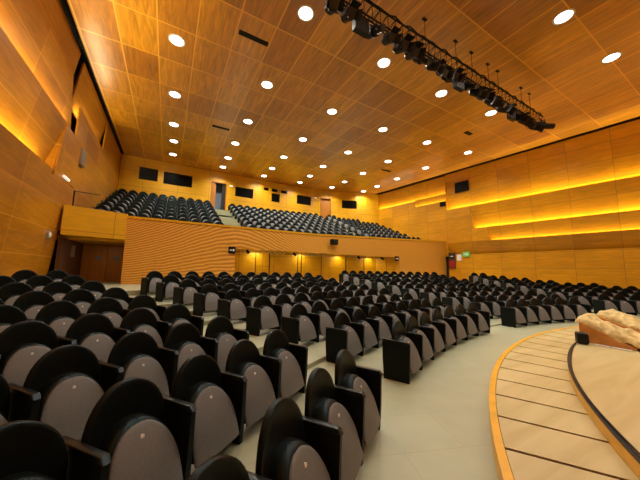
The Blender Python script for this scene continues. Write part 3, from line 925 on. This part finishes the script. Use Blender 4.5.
fleece(7.07, 7.75, 0.75, 2.15, .03, .36, .02, 'rumpled beige fleece cover on the nearer wooden ramp', 1, 1.40)
ramp(8.00, 8.80, 1.10, 2.08, .03, .40, 'wooden ramp under a beige fleece cover, the farther of the two behind')
fleece(8.06, 8.80, 0.50, 2.11, .03, .40, .02, 'rumpled beige fleece cover on the farther wooden ramp', 2, 1.10)

r = empty('stage_monitor_box', (6.83, 2.03, IZ + .008), 0.5); tag(r, 'small black box with rounded corners on the stage edge, a cable leaving it', 'box')
bm = bmesh.new(); box(bm, (-.10, -.08, 0), (.10, .08, .20), bevel=.03, seg=3); link('body', bm, M['black'], r, smooth=True)
bm = bmesh.new(); box(bm, (-.07, -.086, .03), (.07, -.07, .16), bevel=.006); link('front_plate', bm, M['armplastic'], r)
bm = bmesh.new()
pts = []
for i in range(0, 22):
    a = math.radians(-10.2 - i * 1.6); rr = IR - .03 - .012 * sin(i * .5); pts.append((TC.x + rr * sin(a), TC.y + rr * cos(a), IZ + .012))
path_tube(bm, pts, .007, 6); tag(link('floor_cable', bm, M['black']), 'black cable lying along the inner platform edge from the black box', 'cable')
r = empty('aluminium_strip', (6.96, 1.78, IZ + .008)); tag(r, 'pale flat metal strip lying on the stage in front of the nearer ramp', 'strip')
bm = bmesh.new(); box(bm, (-.04, -.35, 0), (.0, .12, .012)); link('bar', bm, M['white'], r)
bm = bmesh.new(); tube(bm, (-.02, -.1, .012), (-.02, -.1, .02), .018, 10); link('knob', bm, M['steel'], r)

# ------------------------------------------------------------------ lighting truss
TY = 5.35; TX0, TX1 = 2.4, 15.2; TZ1 = 9.15; TZ0 = 8.80
r = empty('lighting_truss', (TX0, TY, TZ0)); tag(r, 'long black lattice lighting truss hanging across the ceiling above the stage', 'truss')
L = TX1 - TX0
def chord(y, z):
    bm = bmesh.new(); tube(bm, (0, y, z), (L, y, z), .026, 8); link('chord', bm, M['black'], r, smooth=True)
chord(-.16, .35); chord(.16, .35); chord(0, 0)
bm = bmesh.new(); n = 42
for i in range(n):
    x0 = L * i / n; x1 = L * (i + 1) / n; xm = (x0 + x1) / 2
    for y in (-.16, .16):
        tube(bm, (x0, y, .35), (xm, 0, 0), .011, 5); tube(bm, (xm, 0, 0), (x1, y, .35), .011, 5)
    tube(bm, (x0, -.16, .35), (x0, .16, .35), .011, 5)
link('bracing', bm, M['black'], r)
bm = bmesh.new(); path_tube(bm, [(L * i / 60, -.19 + .02 * sin(i * 1.7), .36 + .035 * sin(i * 2.3)) for i in range(61)], .022, 6); link('power_cable', bm, M['black'], r)
for x in (7.0, 8.7, 9.7, 10.85, 11.6, 13.6, 14.4):
    bm = bmesh.new(); tube(bm, (x - TX0, 0, .35), (x - TX0, 0.02, CEIL - TZ0), .008, 6); hh = link('hanger', bm, M['black'], r)
    bm = bmesh.new(); box(bm, (x - TX0 - .09, -.03, CEIL - TZ0 - .03), (x - TX0 + .09, .05, CEIL - TZ0)); link('ceiling_plate', bm, M['black'], hh)

def par(x, y, z, tilt, pan, s=1.0, kind='par'):
    """stage lamp hanging at (x,y,z) from a clamp"""
    t = empty('stage_lamp', (x, y, z), pan)
    bm = bmesh.new(); box(bm, (-.03, -.03, -.10), (.03, .03, .0)); link('clamp', bm, M['black'], t)
    bm = bmesh.new(); w = .15 * s
    box(bm, (-w, -.018, -.12), (w, .018, -.10)); box(bm, (-w, -.018, -.24 * s - .04), (-w + .012, .018, -.12)); box(bm, (w - .012, -.018, -.24 * s - .04), (w, .018, -.12))
    link('yoke', bm, M['black'], t)
    c = Vector((0, 0, -.20 * s - .03)); d = Vector((0, -cos(tilt), -sin(tilt)))
    bm = bmesh.new()
    if kind == 'par':
        tube(bm, c - d * .17 * s, c - d * .06 * s, .06 * s, 16, .125 * s); tube(bm, c - d * .06 * s, c + d * .20 * s, .125 * s, 16)
    else:
        tube(bm, c - d * .25 * s, c + d * .02 * s, .13 * s, 14); tube(bm, c + d * .02 * s, c + d * .38 * s, .085 * s, 14)
    link('housing', bm, M['black'], t, smooth=True)
    bm = bmesh.new()
    e = (.20 if kind == 'par' else .38) * s
    tube(bm, c + d * (e + .001), c + d * (e + .012), (.11 if kind == 'par' else .075) * s, 16); link('lens', bm, M['lens'], t, smooth=True)
    if kind == 'par':
        bm = bmesh.new()
        side = Vector((1, 0, 0)); up = side.cross(d)
        for v in (side, -side, up, -up):
            o_ = v.cross(d)
            p0 = c + d * (e + .013) + v * .10 * s
            q = [p0 + o_ * .09 * s, p0 - o_ * .09 * s, p0 - o_ * .12 * s + d * .14 * s + v * .07 * s, p0 + o_ * .12 * s + d * .14 * s + v * .07 * s]
            th = v * .006
            va = [bm.verts.new(k_) for k_ in q]; vb = [bm.verts.new(k_ + th) for k_ in q]
            bm.faces.new(va); bm.faces.new(vb[::-1])
            for i in range(4): bm.faces.new([va[i], vb[i], vb[(i + 1) % 4], va[(i + 1) % 4]])
        link('barn_door', bm, M['black'], t)
    return t
lampx = []
xx = 3.25; q = 0
while xx < 14.7:
    if abs(xx - 4.25) < .45 or abs(xx - 8.75) < .36 or abs(xx - 12.5) < .36: xx += .12; continue
    lampx.append((xx, 'profile' if q % 4 == 2 else 'par')); q += 1; xx += .50
for i, (x, kd) in enumerate(lampx):
    t = par(x, TY - .02, TZ0 - .028, 0.45 + 0.4 * random.random(), random.uniform(-.3, .3), random.uniform(1.15, 1.35) if kd == 'par' else 1.1, kd)
    nm = 'barn-door stage lamp' if kd == 'par' else 'tubular profile spotlight'
    tag(t, 'black %s under the truss, %s lamp from its left end' % (nm, ORD[i]), 'stage light', 'stage lamps hanging from the truss')
bm = bmesh.new(); tube(bm, (L, 0, .35), (L + .75, 0, .35), .02, 8); link('outrigger', bm, M['black'], r)
t = par(15.35, TY - .02, TZ0 + .325, 0.02, 1.03, 1.5, 'profile')
tag(t, 'black profile spotlight at the right tip of the truss, pointing level to the right', 'stage light', 'stage lamps hanging from the truss')
# boxes on the truss
for (x, lb) in ((4.25, 'black square box hanging under the left end of the truss'), (8.75, 'black square box hanging under the middle of the truss'), (12.5, 'black square box hanging under the truss near its right end')):
    r = empty('dimmer_box', (x, TY, TZ0 - .56)); tag(r, lb, 'equipment box')
    bm = bmesh.new(); box(bm, (-.24, -.08, 0), (.24, .08, .46), bevel=.01); link('case', bm, M['black'], r)
    bm = bmesh.new(); box(bm, (-.03, -.03, .46), (.03, .03, .535)); link('bracket', bm, M['black'], r)

# ------------------------------------------------------------------ small things on walls
def wallthing(name, a, b, mat, label, cat, right=False, group=None):
    r = empty(name, (0, 0, 0)); 
    c = [(a[i] + b[i]) / 2 for i in range(3)]; c[2] = a[2]
    bm = bmesh.new(); box(bm, [a[i] - c[i] for i in range(3)], [b[i] - c[i] for i in range(3)], bevel=.004); 
    if right: r.location = rp(*c); r.rotation_euler = (0, 0, RZ)
    else: r.location = c
    tag(r, label, cat, group)
    return r, bm
# exit signs
r, bm = wallthing('exit_sign', (-.06, 12.47, 2.92), (0.005, 13.0, 3.30), M['green'], 'green and white emergency exit arrow sign on the right wall', 'sign', True)
link('panel', bm, M['green'], r)
bm = bmesh.new()   # white arrow on the face
f = -.034
prism(bm, [(.14, .16), (.14, .22), (-.04, .22), (-.04, .29), (-.18, .19), (-.04, .09), (-.04, .16)], 'x', f - .003, f); link('arrow', bm, M['white'], r)
r, bm = wallthing('notice', (-.012, 13.14, 2.60), (0.005, 13.50, 3.12), M['paper'], 'white paper notice on the right wall beside the exit sign', 'notice', True); link('sheet', bm, M['paper'], r)
r, bm = wallthing('fire_hose_cabinet', (-.08, 13.62, 2.0), (0.005, 14.15, 3.30), M['black'], 'dark fire hose cabinet with a red lower part on the right wall', 'fire cabinet', True)
link('case', bm, M['brownrecess'], r)
bm = bmesh.new(); box(bm, (-.06, -.22, .05), (-.042, .22, .62)); link('hose_door', bm, M['red'], r)
bm = bmesh.new(); box(bm, (-.06, -.22, .78), (-.042, .22, 1.2)); link('upper_panel', bm, M['dark'], r)
bm = bmesh.new(); box(bm, (-.064, -.12, .95), (-.061, .12, 1.02)); link('white_plate', bm, M['white'], r)
for (a, b, lb) in (((.0, 12.35, 8.32), (.16, 13.45, 9.17), 'large dark square grille high on the right wall near the balcony'),
                   ((.10, 14.36, 7.42), (.22, 14.88, 7.82), 'small dark grille on the right wall above the balcony seats')):
    r, bm = wallthing('wall_grille', a, b, M['dark'], lb, 'grille', True); link('backing', bm, M['glassdark'], r)
    bm = bmesh.new(); w = b[1] - a[1]; h = b[2] - a[2]
    for i in range(7):
        z = h * (i + .5) / 7; box(bm, (-(b[0] - a[0]) / 2 - .01, -w / 2 + .02, z - .012), (-(b[0] - a[0]) / 2, w / 2 - .02, z + .012))
    link('louvre', bm, M['black'], r)
# exit signs under the balcony
for x, lb in ((2.92, 'small black exit sign at the left corner of the balcony recess'), (14.9, 'small black exit sign at the right corner of the balcony recess')):
    r, bm = wallthing('exit_sign', (x - .18, FY - .05, 2.42), (x + .18, FY - .001, 2.78), M['black'], lb, 'sign'); link('case', bm, M['black'], r)
    bm = bmesh.new(); box(bm, (-.12, -.03, .15), (.0, -.026, .21)); box(bm, (.03, -.03, .12), (.12, -.026, .24)); link('pictogram', bm, M['white'], r)
# small spotlights at the balcony front and under it
r, bm = wallthing('balcony_spotlight', (9.0, FY - .30, 3.28), (9.45, FY - .02, 3.62), M['black'], 'small black spotlight fixed to the middle of the balcony front', 'spotlight'); link('housing', bm, M['black'], r)
bm = bmesh.new(); tube(bm, (0, -.14, .16), (0, -.18, .14), .10, 14); link('lens', bm, M['lens'], r)
for i, (x, lb) in enumerate(((3.85, 'leftmost'), (6.7, 'second from left'), (11.6, 'third from left'), (13.8, 'rightmost'))):
    r = empty('recess_spotlight', (x, FY + .35, 2.72)); tag(r, 'small black ceiling spotlight under the balcony, %s of the four' % lb, 'spotlight', 'small spotlights under the balcony')
    bm = bmesh.new(); tube(bm, (0, 0, 0), (0, 0, -.08), .03, 8); link('stem', bm, M['black'], r)
    bm = bmesh.new(); tube(bm, (0, .08, -.1), (0, -.12, -.2), .08, 12); link('housing', bm, M['black'], r, smooth=True)
for i, (xa, xb_) in enumerate(((3.5, 6.2), (6.9, 9.2), (11.0, 13.6))):
    bm = bmesh.new(); rnd = random.Random(i)
    pts = []
    n_ = 40
    for q in range(n_ + 1):
        x = xa + (xb_ - xa) * q / n_
        pts.append((x, FY + .62 + .05 * sin(q * 1.3), 2.66 - .16 * abs(sin(q * PI / 5)) * (0.5 + rnd.random() * .5)))
    path_tube(bm, pts, .012, 6)
    tag(link('hanging_cable', bm, M['white']), 'pale cable hung in loops under the balcony, %s of three' % ('leftmost', 'middle', 'rightmost')[i], 'cable', 'looped cables under the balcony')
# lamps / fittings on the left wall
r = empty('wall_lamp', (-3.74, 13.05, 2.72)); tag(r, 'round chrome fitting on the left wall beside the balcony end', 'wall lamp')
bm = bmesh.new(); tube(bm, (-.08, 0, 0), (.02, 0, 0), .16, 20); link('ring', bm, M['steel'], r, smooth=True)
bm = bmesh.new(); tube(bm, (.021, 0, 0), (.04, 0, 0), .10, 16, .06); link('bulb', bm, M['white'], r, smooth=True)
r = empty('wall_lamp', (-3.60, 13.4, 4.90)); tag(r, 'small white bulkhead lamp on the left wall above the balcony end', 'wall lamp')
bm = bmesh.new(); box(bm, (-.05, -.32, 0), (.06, .32, .09), bevel=.03); link('diffuser', bm, emis('bulkhead_glow', (1, .95, .85), 1.2), r, smooth=True)
r, bm = wallthing('wall_grille', (-3.60, 14.7, 6.0), (-3.52, 15.3, 6.7), M['dark'], 'pale metal air grille high on the left wall', 'grille'); link('frame', bm, M['steel'], r)
r, bm = wallthing('wall_phone', (-3.62, 15.2, 2.0), (-3.52, 15.35, 2.5), M['white'], 'narrow pale box on the left wall inside the vestibule under the balcony', 'wall box'); link('case', bm, M['steel'], r)
slab('wall_vestibule_left', (-3.75, 14.0, 0.5), (-3.62, 17.0, 2.72), M['brownrecess'])
r = empty('balcony_handrail', (-3.45, 14.0, 3.98)); tag(r, 'thin dark handrail on the left wall side above the balcony beam', 'handrail')
bm = bmesh.new(); tube(bm, (0, 0, 0), (0, 0, .66), .025, 8); link('post', bm, M['black'], r, smooth=True)
bm = bmesh.new(); tube(bm, (0, 0, .64), (.02, 4.2, 1.50), .022, 8); link('rail', bm, M['black'], r, smooth=True)
# small emergency lights on the back wall
for x, z, lb in ((4.5, 9.05, 'small white emergency light on the back wall beside the balcony door'), (13.2, 9.3, 'small white emergency light on the back wall near the right door')):
    r = empty('emergency_light', (x, BY, z)); tag(r, lb, 'emergency light')
    bm = bmesh.new(); box(bm, (-.14, -.07, -.05), (.14, -.001, .05), bevel=.01); link('case', bm, emis('emergency_face', (1, .96, .85), 0.9), r)
r = empty('smoke_detector', (9.0, 23.6, CEIL)); tag(r, 'small round detector on the ceiling near the back wall', 'detector')
bm = bmesh.new(); tube(bm, (0, 0, -.06), (0, 0, 0), .07, 14); link('body', bm, M['white'], r)

# fill lights added under balcony, without fixtures, so the recess glows yellow
for x in (4.6, 7.6, 10.6, 13.4):
    ld = bpy.data.lights.new('recess_fill', 'AREA'); ld.shape = 'DISK'; ld.size = .7; ld.energy = 26; ld.color = (1, .82, .5)
    lo = bpy.data.objects.new('recess_fill', ld); COL.objects.link(lo); lo.location = (x, 15.6, 2.66)

ld = bpy.data.lights.new('vestibule_fill', 'AREA'); ld.shape = 'DISK'; ld.size = .3; ld.energy = 5; ld.color = (1, .85, .6)  # added fill to brighten the vestibule doors, no fixture there
lo = bpy.data.objects.new('vestibule_fill', ld); COL.objects.link(lo); lo.location = (-2.6, 15.6, 2.66)
# ------------------------------------------------------------------ world and view
w = bpy.data.worlds.new('world'); bpy.context.scene.world = w; w.use_nodes = True
w.node_tree.nodes['Background'].inputs[0].default_value = (1.0, 0.8, 0.55, 1); w.node_tree.nodes['Background'].inputs[1].default_value = 0.02
vs = bpy.context.scene.view_settings
vs.view_transform = 'Standard'; vs.look = 'None'; vs.gamma = 1; vs.use_curve_mapping = False
vs.exposure = -0.93
cy = bpy.context.scene.cycles
cy.use_denoising = True
cy.max_bounces = 8; cy.diffuse_bounces = 4; cy.glossy_bounces = 4
cy.sample_clamp_indirect = 4.0
